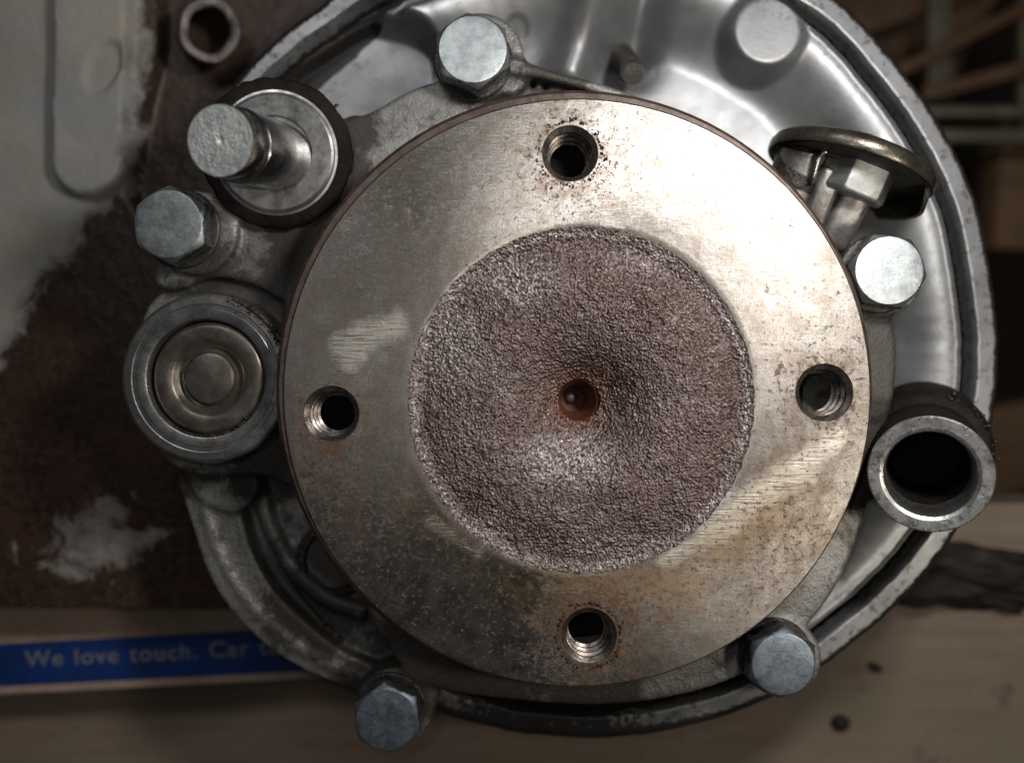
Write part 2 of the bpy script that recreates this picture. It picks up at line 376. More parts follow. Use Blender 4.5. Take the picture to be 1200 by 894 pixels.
# threaded stud in the valley
M, L = axis_mat(P(728, 66, -3.9), P(742, 87, -2.5))
prof = [(0, 0), (0.30, 0)]
for i in range(10):
    z = 0.15 + i * (L - 0.35) / 10; prof += [(0.30, z), (0.255, z + 0.05)]
prof += [(0.28, L - 0.12), (0.24, L), (0.0, L + 0.01)]
bm = bmesh.new(); add_lathe(bm, prof, 28, M); part('threaded_stud', finish(bm, 'stud'), M_BOSSDARK, pan)

# ---- cast housing: closed volumes fused into one cast surface
bm = bmesh.new()
def pr(pts, z1, z0, n=6): add_prism(bm, catmull([P(x, y, z1) for x, y in pts], n), z0, z1)
def cyl(px, py, r, z1, z0, seg=48):
    c = P(px, py, z1); add_prism(bm, [(c.x + r/K(z1)*math.cos(2*math.pi*i/seg), c.y + r/K(z1)*math.sin(2*math.pi*i/seg)) for i in range(seg)], z0, z1)
# body beneath the flange
pr([(405,150),(440,128),(500,98),(560,92),(620,102),(700,116),(790,148),(880,205),(950,270),(1000,330),(1046,380),(1050,440),(1035,520),(1018,590),
    (994,660),(962,715),(915,762),(860,795),(790,816),(700,826),(600,820),(520,808),(470,780),(420,700),(350,590),(330,480),(330,380),(345,300),(380,220)], -1.45, -3.4)
# upper web and thin bright rib running right from the top bolt
pr([(600,66),(640,80),(700,96),(760,117),(810,140),(860,170),(855,180),(800,152),(755,130),(700,109),(636,92),(596,84)], -1.12, -3.2)
cyl(562, 66, 52, -1.28, -4.5)
cyl(596, 84, 26, -1.28, -4.5)
# left shoulder round the shaft and bolt
pr([(232,240),(262,232),(330,215),(400,140),(430,150),(430,260),(380,330),(350,360),(300,335),(250,325),(205,340),(180,330),(186,300),(206,280)], -1.5, -3.4, 4)
cyl(228, 272, 50, -1.32, -4.5)
# bearing arm
cyl(242, 444, 100, -1.25, -5.2, 72)
pr([(180,350),(250,330),(340,340),(350,440),(350,560),(300,556),(215,552),(170,500),(160,420)], -1.75, -4.6)
# lower left floor and thick outer lip
pr([(232,540),(300,548),(360,560),(430,700),(520,800),(455,812),(400,780),(330,735),(270,660),(240,600)], -2.6, -4.6)
lip_px = [(232,556),(240,600),(257,650),(288,702),(330,744),(380,776),(430,796),(480,806)]
pr([(210,545),(226,620),(250,685),(288,735),(338,775),(400,803),(470,818),(480,795),(440,780),(400,762),(350,722),(312,680),(290,630),(280,580),(282,545)], -2.02, -4.6)
pr([(228,548),(300,548),(312,600),(330,655),(375,715),(430,745),(480,770),(470,790),(400,780),(330,735),(270,660)], -2.75, -4.6)
pr([(300,548),(360,548),(420,640),(480,740),(520,790),(470,790),(380,730),(325,650)], -2.42, -4.6)
for dz in (-0.12,):
    add_tube(bm, catmull([P(x, y, -2.0) for x, y in lip_px], 6, False) if dz == 0 else [Vector((p.x, p.y, -2.0 + dz)) for p in catmull([P(x, y, -2.0) for x, y in lip_px], 6, False)], 0.16, 16)
l2 = catmull([P(x, y, -2.4) for x, y in [(302,560),(315,610),(333,648),(358,680),(392,704),(430,716)]], 6, False)
add_tube(bm, l2, 0.2, 12); add_tube(bm, [p - Vector((0, 0, 0.25)) for p in l2], 0.2, 12)
# flat web filling the space behind the lip at the boss
pr([(213,540),(262,545),(300,560),(300,580),(275,600),(240,590),(222,570)], -1.9, -4.5)
# bolt bosses
cyl(1036, 322, 48, -1.32, -4.6); cyl(918, 772, 46, -1.38, -4.6); cyl(462, 828, 46, -1.5, -4.6); cyl(480, 815, 34, -1.6, -4.6)
pr([(1010,350),(1040,345),(1048,400),(1046,470),(1020,490),(1000,420)], -1.40, -3.6)
# collar seat
M, L = axis_mat(P(335, 196, -2.6), P(331, 190, -1.15))
add_lathe(bm, [(0, 0), (1.55, 0), (1.55, L - 0.3), (1.5, L - 0.2), (0, L - 0.2)], 64, M)
me = finish(bm, 'housing')
hs = part('housing', me, M_CAST, ang=180, label='sand cast aluminium body with bolt bosses and a thick curled lip')
m = hs.modifiers.new('r', 'REMESH'); m.mode = 'VOXEL'; m.voxel_size = 0.055; m.use_smooth_shade = True
m = hs.modifiers.new('s', 'SMOOTH'); m.factor = 0.5; m.iterations = 7
baked(hs); hs.data.polygons.foreach_set('use_smooth', [True] * len(hs.data.polygons))
# uneven casting skin
co = np.empty(len(hs.data.vertices) * 3, np.float32); hs.data.vertices.foreach_get('co', co); co = co.reshape(-1, 3)
oil_shade = np.zeros(len(co))  # grime, plus the flange's shadow painted in at the lower left
for (x, y, rr_, a_) in [(400,215,38,1),(380,255,36,1),(330,265,26,.7),(410,150,30,.9),(340,310,30,.9),(250,330,40,.6),(320,370,50,1),(330,520,50,1),(300,560,30,.8),(1040,430,60,1),(1050,480,60,1.2),(1000,560,40,.9),
                        (560,810,70,1),(700,825,50,.7),(1010,350,30,.8),(560,112,26,.4),(650,110,40,.8),(430,800,40,.6),(380,690,70,.7),(640,100,30,.6),(230,560,34,.4),(880,745,20,.5),(480,770,50,.9)]:
    kk = 60 * CAMZ / (CAMZ - co[:, 2]); qx = co[:, 0] * kk + 600; qy = 447 - co[:, 1] * kk
    oil_shade = np.maximum(oil_shade, a_ * np.exp(-((qx - x) ** 2 + (qy - y) ** 2) / rr_ ** 2))
at = hs.data.attributes.new('oil', 'FLOAT', 'POINT'); at.data.foreach_set('value', oil_shade.astype(np.float32))  # 'oil' holds grime and the painted flange shadow

# black disc for the shade of a hole in the lower left corner
c = P(392, 655, -2.35); bm = bmesh.new()
add_lathe(bm, [(0.0, -0.5), (0.85, -0.5), (0.85, 0.02), (0.80, 0.06), (0.66, 0.06), (0.62, -0.1), (0.0, -0.12)], 48, Matrix.Translation(c))
part('dark_hole_disc', finish(bm, 'dark_hole_disc'), M_GREASE, hs)

# ---- flange
FC = P(676, 460, 0); FR = 345 / 60
fl_bm = bmesh.new()
add_lathe(fl_bm, [(0.0, -1.46), (3.6, -1.46), (3.7, -0.95), (5.6, -0.95), (FR, -0.9), (FR, -0.035), (FR - 0.035, 0.0), (4.6, 0.0), (3.37, 0.0), (3.33, -0.012), (3.28, -1.43), (0.0, -1.43)], 288)
for v_ in fl_bm.verts:
    if 0.1 < math.hypot(v_.co.x, v_.co.y) < 3.45: v_.co += Vector((5 / 60, -9 / 60, 0))
fl = link('flange', finish(fl_bm, 'flange'), None, None, smooth=False)
holes = [(668, 180, 30), (388, 485, 30), (966, 460, 31), (690, 745, 30)]
cb = bmesh.new()
for (x, y, r) in holes:
    c = P(x, y, 0) - FC; add_lathe(cb, [(0, -2), (r/60 + 0.035, -2), (r/60 + 0.035, -0.03), (r/60 + 0.06, 0.01), (r/60 + 0.06, 1), (0, 1)], 48, Matrix.Translation((c.x, c.y, 0)))
cut = link('cut', finish(cb, 'cut'), None, None, smooth=False)
m = fl.modifiers.new('b', 'BOOLEAN'); m.object = cut; m.operation = 'DIFFERENCE'; m.solver = 'EXACT'
baked(fl); bpy.data.objects.remove(cut)
# cut the broad face finely enough to carry the rust map
bm = bmesh.new(); bm.from_mesh(fl.data)
bmesh.ops.triangulate(bm, faces=[f for f in bm.faces if len(f.verts) > 4])
for _ in range(6):
    es = [e for e in bm.edges if e.calc_length() > 0.17 and min(v.co.z for v in e.verts) > -0.02]
    if es: bmesh.ops.subdivide_edges(bm, edges=es, cuts=1)
bmesh.ops.triangulate(bm, faces=[f for f in bm.faces if len(f.verts) > 4]); bm.to_mesh(fl.data); bm.free()
fl.data.materials.clear(); fl.data.materials.append(M_FLANGE)
fl.data.polygons.foreach_set('use_smooth', [True] * len(fl.data.polygons)); fl.data.set_sharp_from_angle(angle=R(30))
fl.parent = gb; set_world(fl, Matrix.Translation(FC)); fl['label'] = 'large round steel flange with four threaded holes'
co = np.empty(len(fl.data.vertices) * 3, np.float32); fl.data.vertices.foreach_get('co', co); co = co.reshape(-1, 3)
r_ = np.hypot(co[:, 0], co[:, 1]); val = 0.35 + 0.0 * r_
def blob(px, py, rr, amp):
    c = P(px, py, 0) - FC; return amp * np.exp(-((co[:, 0] - c.x) ** 2 + (co[:, 1] - c.y) ** 2) / rr ** 2)
for (x, y, r) in holes: val += blob(x, y, 0.85, 0.9)
val += blob(690, 745, 1.1, 0.7) + blob(740, 690, 1.5, 0.5) + blob(900, 610, 1.5, 0.5) + blob(440, 600, 2.0, 0.25) + blob(450, 300, 1.6, 0.2) + blob(380, 560, 1.4, 0.4)
val -= blob(850, 230, 2.2, 0.3)
at = fl.data.attributes.new('rust', 'FLOAT', 'POINT'); at.data.foreach_set('value', np.clip(val, 0, 1.6).astype(np.float32))
def strip(x0_, y0_, x1_, y1_, w_):
    a_ = P(x0_, y0_) - FC; b_ = P(x1_, y1_) - FC; vx, vy = b_.x - a_.x, b_.y - a_.y
    t_ = np.clip(((co[:, 0] - a_.x)*vx + (co[:, 1] - a_.y)*vy) / (vx*vx + vy*vy), 0, 1)
    return np.exp(-(np.hypot(co[:, 0] - a_.x - t_*vx, co[:, 1] - a_.y - t_*vy) / (w_ / 60)) ** 2)
scrape = strip(400, 405, 462, 382, 20) + 0.8 * strip(410, 430, 425, 400, 14) + strip(845, 610, 925, 560, 24) + 0.85 * strip(780, 655, 850, 620, 15) + strip(945, 545, 980, 510, 16) + 0.7 * strip(505, 610, 560, 650, 13) + 0.6 * strip(640, 690, 700, 690, 9) + 0.6 * strip(880, 300, 960, 370, 20)
gold = strip(600, 690, 800, 690, 22) + 0.9 * strip(840, 640, 900, 600, 26) + 0.5 * strip(480, 590, 560, 670, 24) + 0.5 * strip(930, 560, 960, 620, 30)
at = fl.data.attributes.new('gold', 'FLOAT', 'POINT'); at.data.foreach_set('value', np.clip(gold, 0, 1).astype(np.float32))
at = fl.data.attributes.new('scrape', 'FLOAT', 'POINT'); at.data.foreach_set('value', np.clip(scrape, 0, 1).astype(np.float32))
# unmachined cast rim, a little off centre
off = Vector((-0.045, 0.075, 0))
lathe_obj('cast_rim', [(5.5, -0.9), (FR + 0.10, -0.92), (FR + 0.13, -0.8), (FR + 0.11, -0.13), (FR + 0.03, -0.05), (5.66, -0.045), (5.5, -0.06)], M_RIM, fl, Matrix.Translation(off), 256)
# rough cast centre
NR, NT_ = 170, 640; v = []; rv = []
for i in range(NR):
    q = i / (NR - 1); r0 = 0.43 + (3.385 - 0.43) * q
    for j in range(NT_):
        a = 2 * math.pi * j / NT_; jit = 0.03 * noise.noise(Vector((math.cos(a) * 14, math.sin(a) * 14, 0))) + 0.02 * noise.noise(Vector((math.cos(a) * 40, math.sin(a) * 40, 3)))
        r = r0 + jit * max(0, (q - 0.9) / 0.1)
        x, y = r * math.cos(a), r * math.sin(a)
        z = -0.09 + 0.097 * max(0, (q - 0.90) / 0.10) ** 1.2
        cx, cy = x - 0.12, y + 0.05
        rc = math.hypot(cx, cy); z -= 0.55 * math.exp(-(rc / 1.02) ** 2); z += 0.04 * math.exp(-((rc - 2.4) / 0.6) ** 2)
        e = 1 - max(0, (q - 0.93) / 0.07)
        z += e * (0.022 * noise.noise(Vector((x * 1.6, y * 1.6, 5))) + 0.016 * noise.noise(Vector((x * 6, y * 6, 2))) + 0.0075 * noise.noise(Vector((x * 16, y * 12, 8))))
        v.append((x, y, z)); rv.append(min(1, 0.55 * math.exp(-(r / 0.62) ** 2) + 0.35 * max(0, noise.noise(Vector((x * 1.1, y * 1.1, 20)))) * math.exp(-(r / 1.5) ** 2)))
f = [(i*NT_+j, i*NT_+(j+1) % NT_, (i+1)*NT_+(j+1) % NT_, (i+1)*NT_+j) for i in range(NR-1) for j in range(NT_)]
f = [(a, d, c, b) for a, b, c, d in f]
me = mesh('rough_centre', v, f)
at = me.attributes.new('rust', 'FLOAT', 'POINT'); at.data.foreach_set('value', rv)
va_ = np.array(v); glint_v = np.zeros(len(v))  # mask of the painted highlights on crater wall and disc edge
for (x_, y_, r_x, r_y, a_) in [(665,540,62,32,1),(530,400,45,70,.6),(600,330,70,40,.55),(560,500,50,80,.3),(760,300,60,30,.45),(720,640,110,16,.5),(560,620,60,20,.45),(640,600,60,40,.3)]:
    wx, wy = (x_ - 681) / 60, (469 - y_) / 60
    glint_v = np.maximum(glint_v, a_ * np.exp(-((va_[:, 0] - wx) / (r_x / 60)) ** 2 - ((va_[:, 1] - wy) / (r_y / 60)) ** 2))
rq = np.hypot(va_[:, 0], va_[:, 1]); glint_v = np.maximum(glint_v, 0.6 * np.exp(-((rq - 3.26) / 0.09) ** 2))
at = me.attributes.new('worn', 'FLOAT', 'POINT'); at.data.foreach_set('value', glint_v.astype(np.float32))  # 'worn' holds the painted highlights, not wear
cc = P(681, 469, 0) - FC
bm = bmesh.new(); bm.from_mesh(me); bmesh.ops.recalc_face_normals(bm, faces=bm.faces)
if sum(f.normal.z for f in bm.faces) < 0: bmesh.ops.reverse_faces(bm, faces=bm.faces)
bm.to_mesh(me); bm.free()
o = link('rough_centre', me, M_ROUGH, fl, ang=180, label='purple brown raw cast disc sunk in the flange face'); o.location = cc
# centre bore with a small steel ball
bc = P(676, 470, 0) - FC
bm = bmesh.new(); add_lathe(bm, [(0.47, -0.55), (0.435, -0.58), (0.425, -0.64), (0.24, -1.30), (0.0, -1.40)], 48)
o = link('centre_bore', finish(bm, 'centre_bore'), M_RUST, fl); o.location = bc
me = o.data
bm = bmesh.new(); bmesh.ops.create_uvsphere(bm, u_segments=24, v_segments=16, radius=0.12)
o = link('steel_ball', finish(bm, 'steel_ball'), M_ZINC, fl); o.location = bc + Vector((-0.02, 0.07, -1.27))
# threads
for (x, y, r) in holes:
    c = P(x, y, 0) - FC; r = r / 60; prof = [(r + 0.034, -0.03)]
    for i in range(4): z = -0.10 - i * 0.21; q = 0.028 * i; prof += [(r - 0.055 - q, z), (r - 0.06 - q, z - 0.05), (r + 0.03 - q, z - 0.09), (r + 0.03 - q, z - 0.15)]
    prof += [(r, -0.94)]
    o = lathe_obj('threaded_bore', prof, M_BORE, fl, None, 56, ang=18); o.location = (c.x, c.y, 0)
fl.data.update()
# sludge round two of the holes
def crumbs(name, items, mat, parent, label=None, smear=True):
    bm = bmesh.new()
    for (p, r) in items:
        q = bmesh.ops.create_icosphere(bm, subdivisions=1, radius=r); e1, e2 = random.uniform(0.7, 1.4), random.uniform(0.7, 1.4)
        for vv in q['verts']:
            vv.co.x *= e1; vv.co.y *= e2; vv.co.z *= 0.6; vv.co += Vector(p)
    o = part(name, finish(bm, name), mat, parent, label=label, ang=180); o['kind'] = 'stuff'; return o
it = []
for (hx, hy, n) in ((690, 745, 120), (668, 180, 90)):
    for k in range(n):
        a = random.uniform(0, 2*math.pi); rr = random.choice([1, 1, 1]) * (36 + abs(random.gauss(0, 3.0)))
        it.append((P(hx + rr*math.cos(a), hy + rr*math.sin(a), 0.0) - FC, random.uniform(0.012, 0.035)))
crumbs('oily_swarf', it, M_GREASE, fl, smear=False)

# black hub under the flange, added so the threaded holes look shaded
bm = bmesh.new(); add_lathe(bm, [(5.0, -1.7), (5.12, -1.22), (3.8, -1.2), (3.8, -1.7)], 96, Matrix.Translation(FC + Vector((-0.32, 0, 0))))
part('dark_backing', finish(bm, 'backing'), M_BLACKOIL, hs)

# ---- hex bolts
def bolt(px, py, rpx, z, rot, mat, label, tilt=(0, 0), wr=None):
    k = K(z); rc = rpx / k; af = rc * 1.035; H = 0.56
    g = bmesh.new(); N = 72
    # hexagonal head with a turned chamfer on top: radius is the smaller of hexagon and cone
    zs = [0.0, 0.03] + [H * 0.45, H * 0.7] + [H - 0.20 + 0.20 * i / 8 for i in range(9)]
    rings = []
    for zz in zs:
        ring = []
        for i in range(N):
            a = 2*math.pi*i/N; am = (a + math.pi/6) % (math.pi/3) - math.pi/6
            rh = af / math.cos(am); cone = rc * 0.985 + (H - zz) * 0.9
            rr = min(rh, cone) - (0.012 if zz == 0 else 0)
            ring.append(g.verts.new((rr*math.cos(a + rot), rr*math.sin(a + rot), zz)))
        rings.append(ring)
    for A, B in zip(rings[:-1], rings[1:]):
        for i in range(N): g.faces.new((A[i], A[(i+1) % N], B[(i+1) % N], B[i]))
    # slightly dished top
    last = rings[-1]
    for (s, dz) in ((0.93, 0.006), (0.4, 0.004)):
        ring = [g.verts.new((rc*s*math.cos(2*math.pi*i/N + rot), rc*s*math.sin(2*math.pi*i/N + rot), H + dz)) for i in range(N)]
        for i in range(N): g.faces.new((last[i], last[(i+1) % N], ring[(i+1) % N], ring[i]))
        last = ring
    g.faces.new(last); g.faces.new(rings[0][::-1])
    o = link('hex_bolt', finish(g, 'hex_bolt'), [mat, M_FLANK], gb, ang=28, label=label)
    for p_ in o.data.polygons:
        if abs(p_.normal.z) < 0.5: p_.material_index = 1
    c = P(px, py, z) - Vector((0, 0, H)); Mx = Matrix.Translation(c) @ Matrix.Rotation(tilt[0], 4, 'X') @ Matrix.Rotation(tilt[1], 4, 'Y')
    set_world(o, Mx)
    wr = wr or rc * 1.2
    w_ = lathe_obj('washer', [(0.3, -0.03), (0.3, -0.005), (wr - 0.03, -0.005), (wr, -0.03), (wr, -0.12), (wr - 0.02, -0.14), (0.3, -0.14)], M_BOSSDARK, o, None, 48)
    g = bmesh.new(); add_lathe(g, [(0, -3.0), (0.38, -3.0), (0.38, -0.1), (0, -0.1)], 24); s_ = link('shank', finish(g, 'shank'), M_ARM, o)
    return o
bolt(553, 59, 40, -0.62, R(8), M_ZINC, 'bright zinc hex bolt at the top edge above the flange', (R(-2), R(2)))
bolt(199, 262, 40, -0.62, R(0), M_ZINC, 'zinc hex bolt below the stub shaft with a dark shadow behind', (R(1), R(-3)))
bolt(1043, 317, 40, -0.62, R(22), M_ZINC, 'zinc hex bolt beside the right edge of the flange', (R(0), R(-1)))
bolt(918, 777, 37, -0.75, R(-4), M_ZINCBLUE, 'bluish hex bolt at the lower right of the flange', (R(2), R(0)))
bolt(453, 842, 36, -0.85, R(6), M_ZINCBLUE, 'dark bluish hex bolt at the lower left of the flange', (R(2), R(0)))

# ---- stub shaft with collar
A = P(334, 186, -1.4); B = P(258, 165, 1.35); M, L = axis_mat(A, B)
bm = bmesh.new(); add_lathe(bm, [(0, -0.6), (0.70, -0.6), (0.70, L - 0.62), (0.68, L - 0.60), (0.655, L - 0.56), (0.655, L - 0.50), (0.66, L - 0.48), (0.66, L - 0.06), (0.635, L - 0.005)], 72, M)
sh = part('stub_shaft', finish(bm, 'stub_shaft'), M_SHAFT, ang=30, label='polished steel stub shaft leaning left with a pitted flat end')
# pitted sawn end
v = []; f = []; n1, n2 = 40, 150
for i in range(n1 + 1):
    for j in range(n2):
        r = 0.636 * i / n1; a = 2*math.pi*j/n2; x, y = r*math.cos(a), r*math.sin(a)
        z = L + (0.006 * noise.noise(Vector((x*7, y*7, 1))) + 0.012 * noise.noise(Vector((x*26, y*26, 1)))) * (1 if i < n1 - 1 else 0) - 0.05 * math.exp(-(r/0.05)**2)
        v.append(M @ Vector((x, y, z)))
for i in range(n1):
    for j in range(n2): f.append((i*n2+j, (i+1)*n2+j, (i+1)*n2+(j+1) % n2, i*n2+(j+1) % n2))
part('shaft_end', mesh('shaft_end', v, f), M_SHAFTEND, sh, ang=180)
M2, L2_ = axis_mat(P(336, 187, -2.2), P(322, 179, -0.95))
bm = bmesh.new(); add_lathe(bm, [(0.5, L2_ - 0.08), (0.72, L2_ - 0.08), (0.76, L2_ - 0.01), (1.15, L2_), (1.20, L2_ - 0.03), (1.22, L2_ - 0.08), (1.27, L2_ - 0.09), (1.30, L2_ - 0.16), (1.30, 0.0), (0.5, 0.0)], 96, M2)
part('shaft_collar', finish(bm, 'collar'), M_COLLAR, sh, ang=30)
it = []
for k in range(150):
    a = random.uniform(-1.6, 1.4); rr = 1.42 + random.gauss(0.03, 0.06)
    it.append((M2 @ Vector((rr*math.cos(a), rr*math.sin(a), L2_ - 0.22)), random.uniform(0.015, 0.045)))
crumbs('wet_grit', it, M_GREASE, hs)
bm = bmesh.new(); add_lathe(bm, [(1.22, L2_ - 0.6), (1.54, L2_ - 0.6), (1.54, L2_ - 0.15), (1.48, L2_ - 0.10), (1.22, L2_ - 0.10)], 120, M2, lambda a, r, z: (0.05 * noise.noise(Vector((math.cos(a)*3, math.sin(a)*3, 1))) + 0.03 * noise.noise(Vector((math.cos(a)*9, math.sin(a)*9, 1)))) if r > 1.4 else 0)
part('shaft_seat', finish(bm, 'seat'), M_BLACKOIL, hs, ang=50)

# ---- bearing cap at the left
c = P(241, 443, -0.55)
bm = bmesh.new(); add_lathe(bm, [(1.28, -1.3), (1.70, -1.3), (1.72, -0.1), (1.69, -0.03), (1.64, 0.0), (1.50, 0.006), (1.48, -0.004), (1.40, -0.004), (1.385, 0.004), (1.24, 0.0), (1.20, -0.015), (1.17, -0.10), (1.17, -0.5)], 128, Matrix.Translation(c))
br = part('bearing_ring', finish(bm, 'ring'), M_RING, ang=25, label='thick machined ring left of the flange')
bm = bmesh.new(); add_lathe(bm, [(0.0, -0.11), (0.44, -0.11), (0.50, -0.13), (0.53, -0.26), (0.58, -0.30), (0.64, -0.28), (0.72, -0.13), (0.80, -0.085), (1.04, -0.075), (1.10, -0.10), (1.145, -0.18), (1.16, -0.4)], 96, Matrix.Translation(c + Vector((0.03, 0.0, 0))))
part('cup_plug', finish(bm, 'cup_plug'), M_PLUG, br, ang=50)
it = []
for k in range(110):
    a = random.gauss(0.75, 0.3); rr = 1.62 + random.gauss(0, 0.06)
    it.append((c + Vector((rr*math.cos(a), rr*math.sin(a), 0.0)), random.uniform(0.008, 0.03)))
for k in range(70):
    a = random.uniform(-2.4, -0.3); rr = random.choice([1.15, 1.35, 1.5]) + random.gauss(0, 0.05)
    it.append((c + Vector((rr*math.cos(a), rr*math.sin(a), -0.02)), random.uniform(0.008, 0.025)))
crumbs('grease_crumbs', it, M_GREASE, br)
def bead(name, fn, a0, a1, wmax, parent, seed=0, n=90, flat=0.4):
    g = bmesh.new(); pts = []; rd = []
    for i in range(n + 1):
        t_ = i / n; a = a0 + (a1 - a0) * t_; nn = noise.noise(Vector((t_ * 9, seed, 0))) * 0.5 + 0.5 * noise.noise(Vector((t_ * 30, seed, 3)))
        pts.append(fn(a, 0.03 * nn)); rd.append(max(0.008, wmax * (0.55 + 1.1 * nn) * math.sin(math.pi * min(max(t_, 0.02), 0.98)) ** 0.6))
    add_tube(g, pts, rd, 10); zc = sum(p.z for p in pts) / len(pts)
    for v in g.verts: v.co.z = zc + (v.co.z - zc) * flat if flat < 1 else v.co.z
    part(name, finish(g, name), M_GREASE, parent, ang=180)
bead('grease_smear', lambda a, d: c + Vector(((1.66 + d) * math.cos(a), (1.66 + d) * math.sin(a), 0.0)), R(12), R(72), 0.10, br, 1)
bead('grease_smear', lambda a, d: c + Vector(((1.16 + d) * math.cos(a), (1.16 + d) * math.sin(a), -0.06)), R(-120), R(-20), 0.05, br, 5)

# ---- tube at the right
M, L = axis_mat(P(1082, 524, -2.6), P(1090, 556, 0.35))
bm = bmesh.new(); add_lathe(bm, [(1.07, L - 0.30), (1.10, L - 0.28), (1.125, L - 0.05), (1.125, L - 0.02), (1.10, L), (0.90, L - 0.01), (0.84, L - 0.05), (0.81, L - 0.12), (0.79, L - 0.3), (0.785, L - 1.0)], 96, M)
tb = part('open_tube', finish(bm, 'tube'), M_TUBE, ang=28, label='thick walled open steel tube right of the flange')
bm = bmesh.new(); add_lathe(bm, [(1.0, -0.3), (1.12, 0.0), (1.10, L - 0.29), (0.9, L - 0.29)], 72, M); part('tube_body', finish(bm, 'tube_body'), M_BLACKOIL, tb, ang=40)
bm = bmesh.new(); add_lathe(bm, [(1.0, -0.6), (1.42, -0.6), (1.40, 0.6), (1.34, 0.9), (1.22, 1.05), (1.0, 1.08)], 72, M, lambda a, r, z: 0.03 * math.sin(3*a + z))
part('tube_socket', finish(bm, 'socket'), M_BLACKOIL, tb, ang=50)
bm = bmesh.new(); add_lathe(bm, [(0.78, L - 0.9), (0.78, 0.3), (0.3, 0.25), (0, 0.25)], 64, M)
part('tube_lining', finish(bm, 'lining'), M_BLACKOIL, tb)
it = []
for k in range(60):
    a = random.uniform(0.3, 2.6); rr = 1.33 + random.gauss(0, 0.04)
    it.append((M @ Vector((rr*math.cos(a), rr*math.sin(a), 0.92 + random.gauss(0, .05))), random.uniform(0.02, 0.06)))
for k in range(26):
    a = random.uniform(-3.0, -0.4); rr = 0.86 + random.gauss(0, 0.03)
    it.append((M @ Vector((rr*math.cos(a), rr*math.sin(a), L - 0.07)), random.uniform(0.012, 0.035)))
crumbs('tube_grit', it, M_GREASE, tb)

# ---- spring cap, nut and lever at the upper right
cz = -1.6; cc_ = P(1000, 186, cz)
ax = Vector((0.33, 0.92, 0.02)).normalized()        # cap axis, up in the picture and away
Mc = Matrix.Translation(cc_) @ ax.to_track_quat('Z', 'Y').to_matrix().to_4x4()
bm = bmesh.new(); add_lathe(bm, [(0.0, 0.10), (0.9, 0.10), (1.45, 0.06), (1.62, 0.02), (1.72, -0.05), (1.76, -0.14), (1.76, -0.30), (1.73, -0.34), (1.69, -0.30), (1.66, -0.14), (1.55, -0.06), (1.2, 0.0), (0.0, 0.02)], 80, Mc)
cap = part('spring_cap', finish(bm, 'cap'), M_BRASSY, ang=45, label='round yellowish spring cap seen almost edge on')
bm = bmesh.new(); add_lathe(bm, [(0.6, -0.16), (1.52, -0.16), (1.57, -0.20), (1.57, -0.26), (1.52, -0.30), (0.6, -0.30)], 64, Mc @ Matrix.Translation((-0.1, -0.02, 0)))
part('flat_washer', finish(bm, 'washer2'), M_BOSSDARK, cap)
u_ = (Vector((1, 0, 0)) - ax * ax.x).normalized(); v_x = ax.cross(u_)
if v_x.z > 0: v_x = -v_x
g = bmesh.new(); arc = []
for i in range(29):
    ph = R(-38 + i * 95 / 28); dr = u_ * math.cos(ph) + v_x * math.sin(ph)
    ww = 0.62 * min(1, math.sin(math.pi * (i + 2) / 32) * 1.6)
    arc.append([g.verts.new(cc_ + dr * rr_ - ax * hh) for rr_, hh in ((1.70, 0.1), (1.70, 0.1 + ww), (1.62, 0.1 + ww), (1.62, 0.1))])
for A_, B_ in zip(arc[:-1], arc[1:]):
    for i in range(4): g.faces.new((A_[i], A_[(i+1) % 4], B_[(i+1) % 4], B_[i]))
g.faces.new(arc[0]); g.faces.new(arc[-1]); part('side_wall', finish(g, 'side_wall'), M_BRASSY, cap, ang=50)
# post
bm = bmesh.new(); add_tube(bm, [P(944, 178, -1.5), P(934, 212, -1.7), P(915, 262, -2.0)], [0.52, 0.50, 0.46], 28); part('post', finish(bm, 'post'), M_ARM, cap, ang=50)
bm = bmesh.new(); add_tube(bm, catmull([P(985, 184, -0.95), P(967, 178, -0.95), P(959, 186, -0.95), P(952, 208, -1.1), P(949, 216, -1.2)], 6, False), 0.07, 10); part('spring_wire', finish(bm, 'wire'), M_SHAFT, cap)
def bar(name, a, b, w_, h_, mat, bev=0.08, parent=cap, za=None):
    a = Vector(a); b = Vector(b); d = b - a
    x = d.normalized(); y = Vector((0, 0, 1)).cross(x).normalized(); z = x.cross(y)
    Mx = Matrix((x, y, z)).transposed().to_4x4(); Mx.translation = (a + b) / 2
    g = bmesh.new(); add_box(g, (0, 0, 0), (d.length, w_, h_), 0, None, bev); g.transform(Mx)
    return part(name, finish(g, name), mat, parent, ang=50)
bar('lever', P(977, 196, -1.15), P(950, 262, -1.6), 0.48, 0.45, M_ARM, 0.12)
bar('lever', P(1005, 222, -1.6), P(970, 290, -2.0), 0.72, 0.6, M_ARM, 0.2)
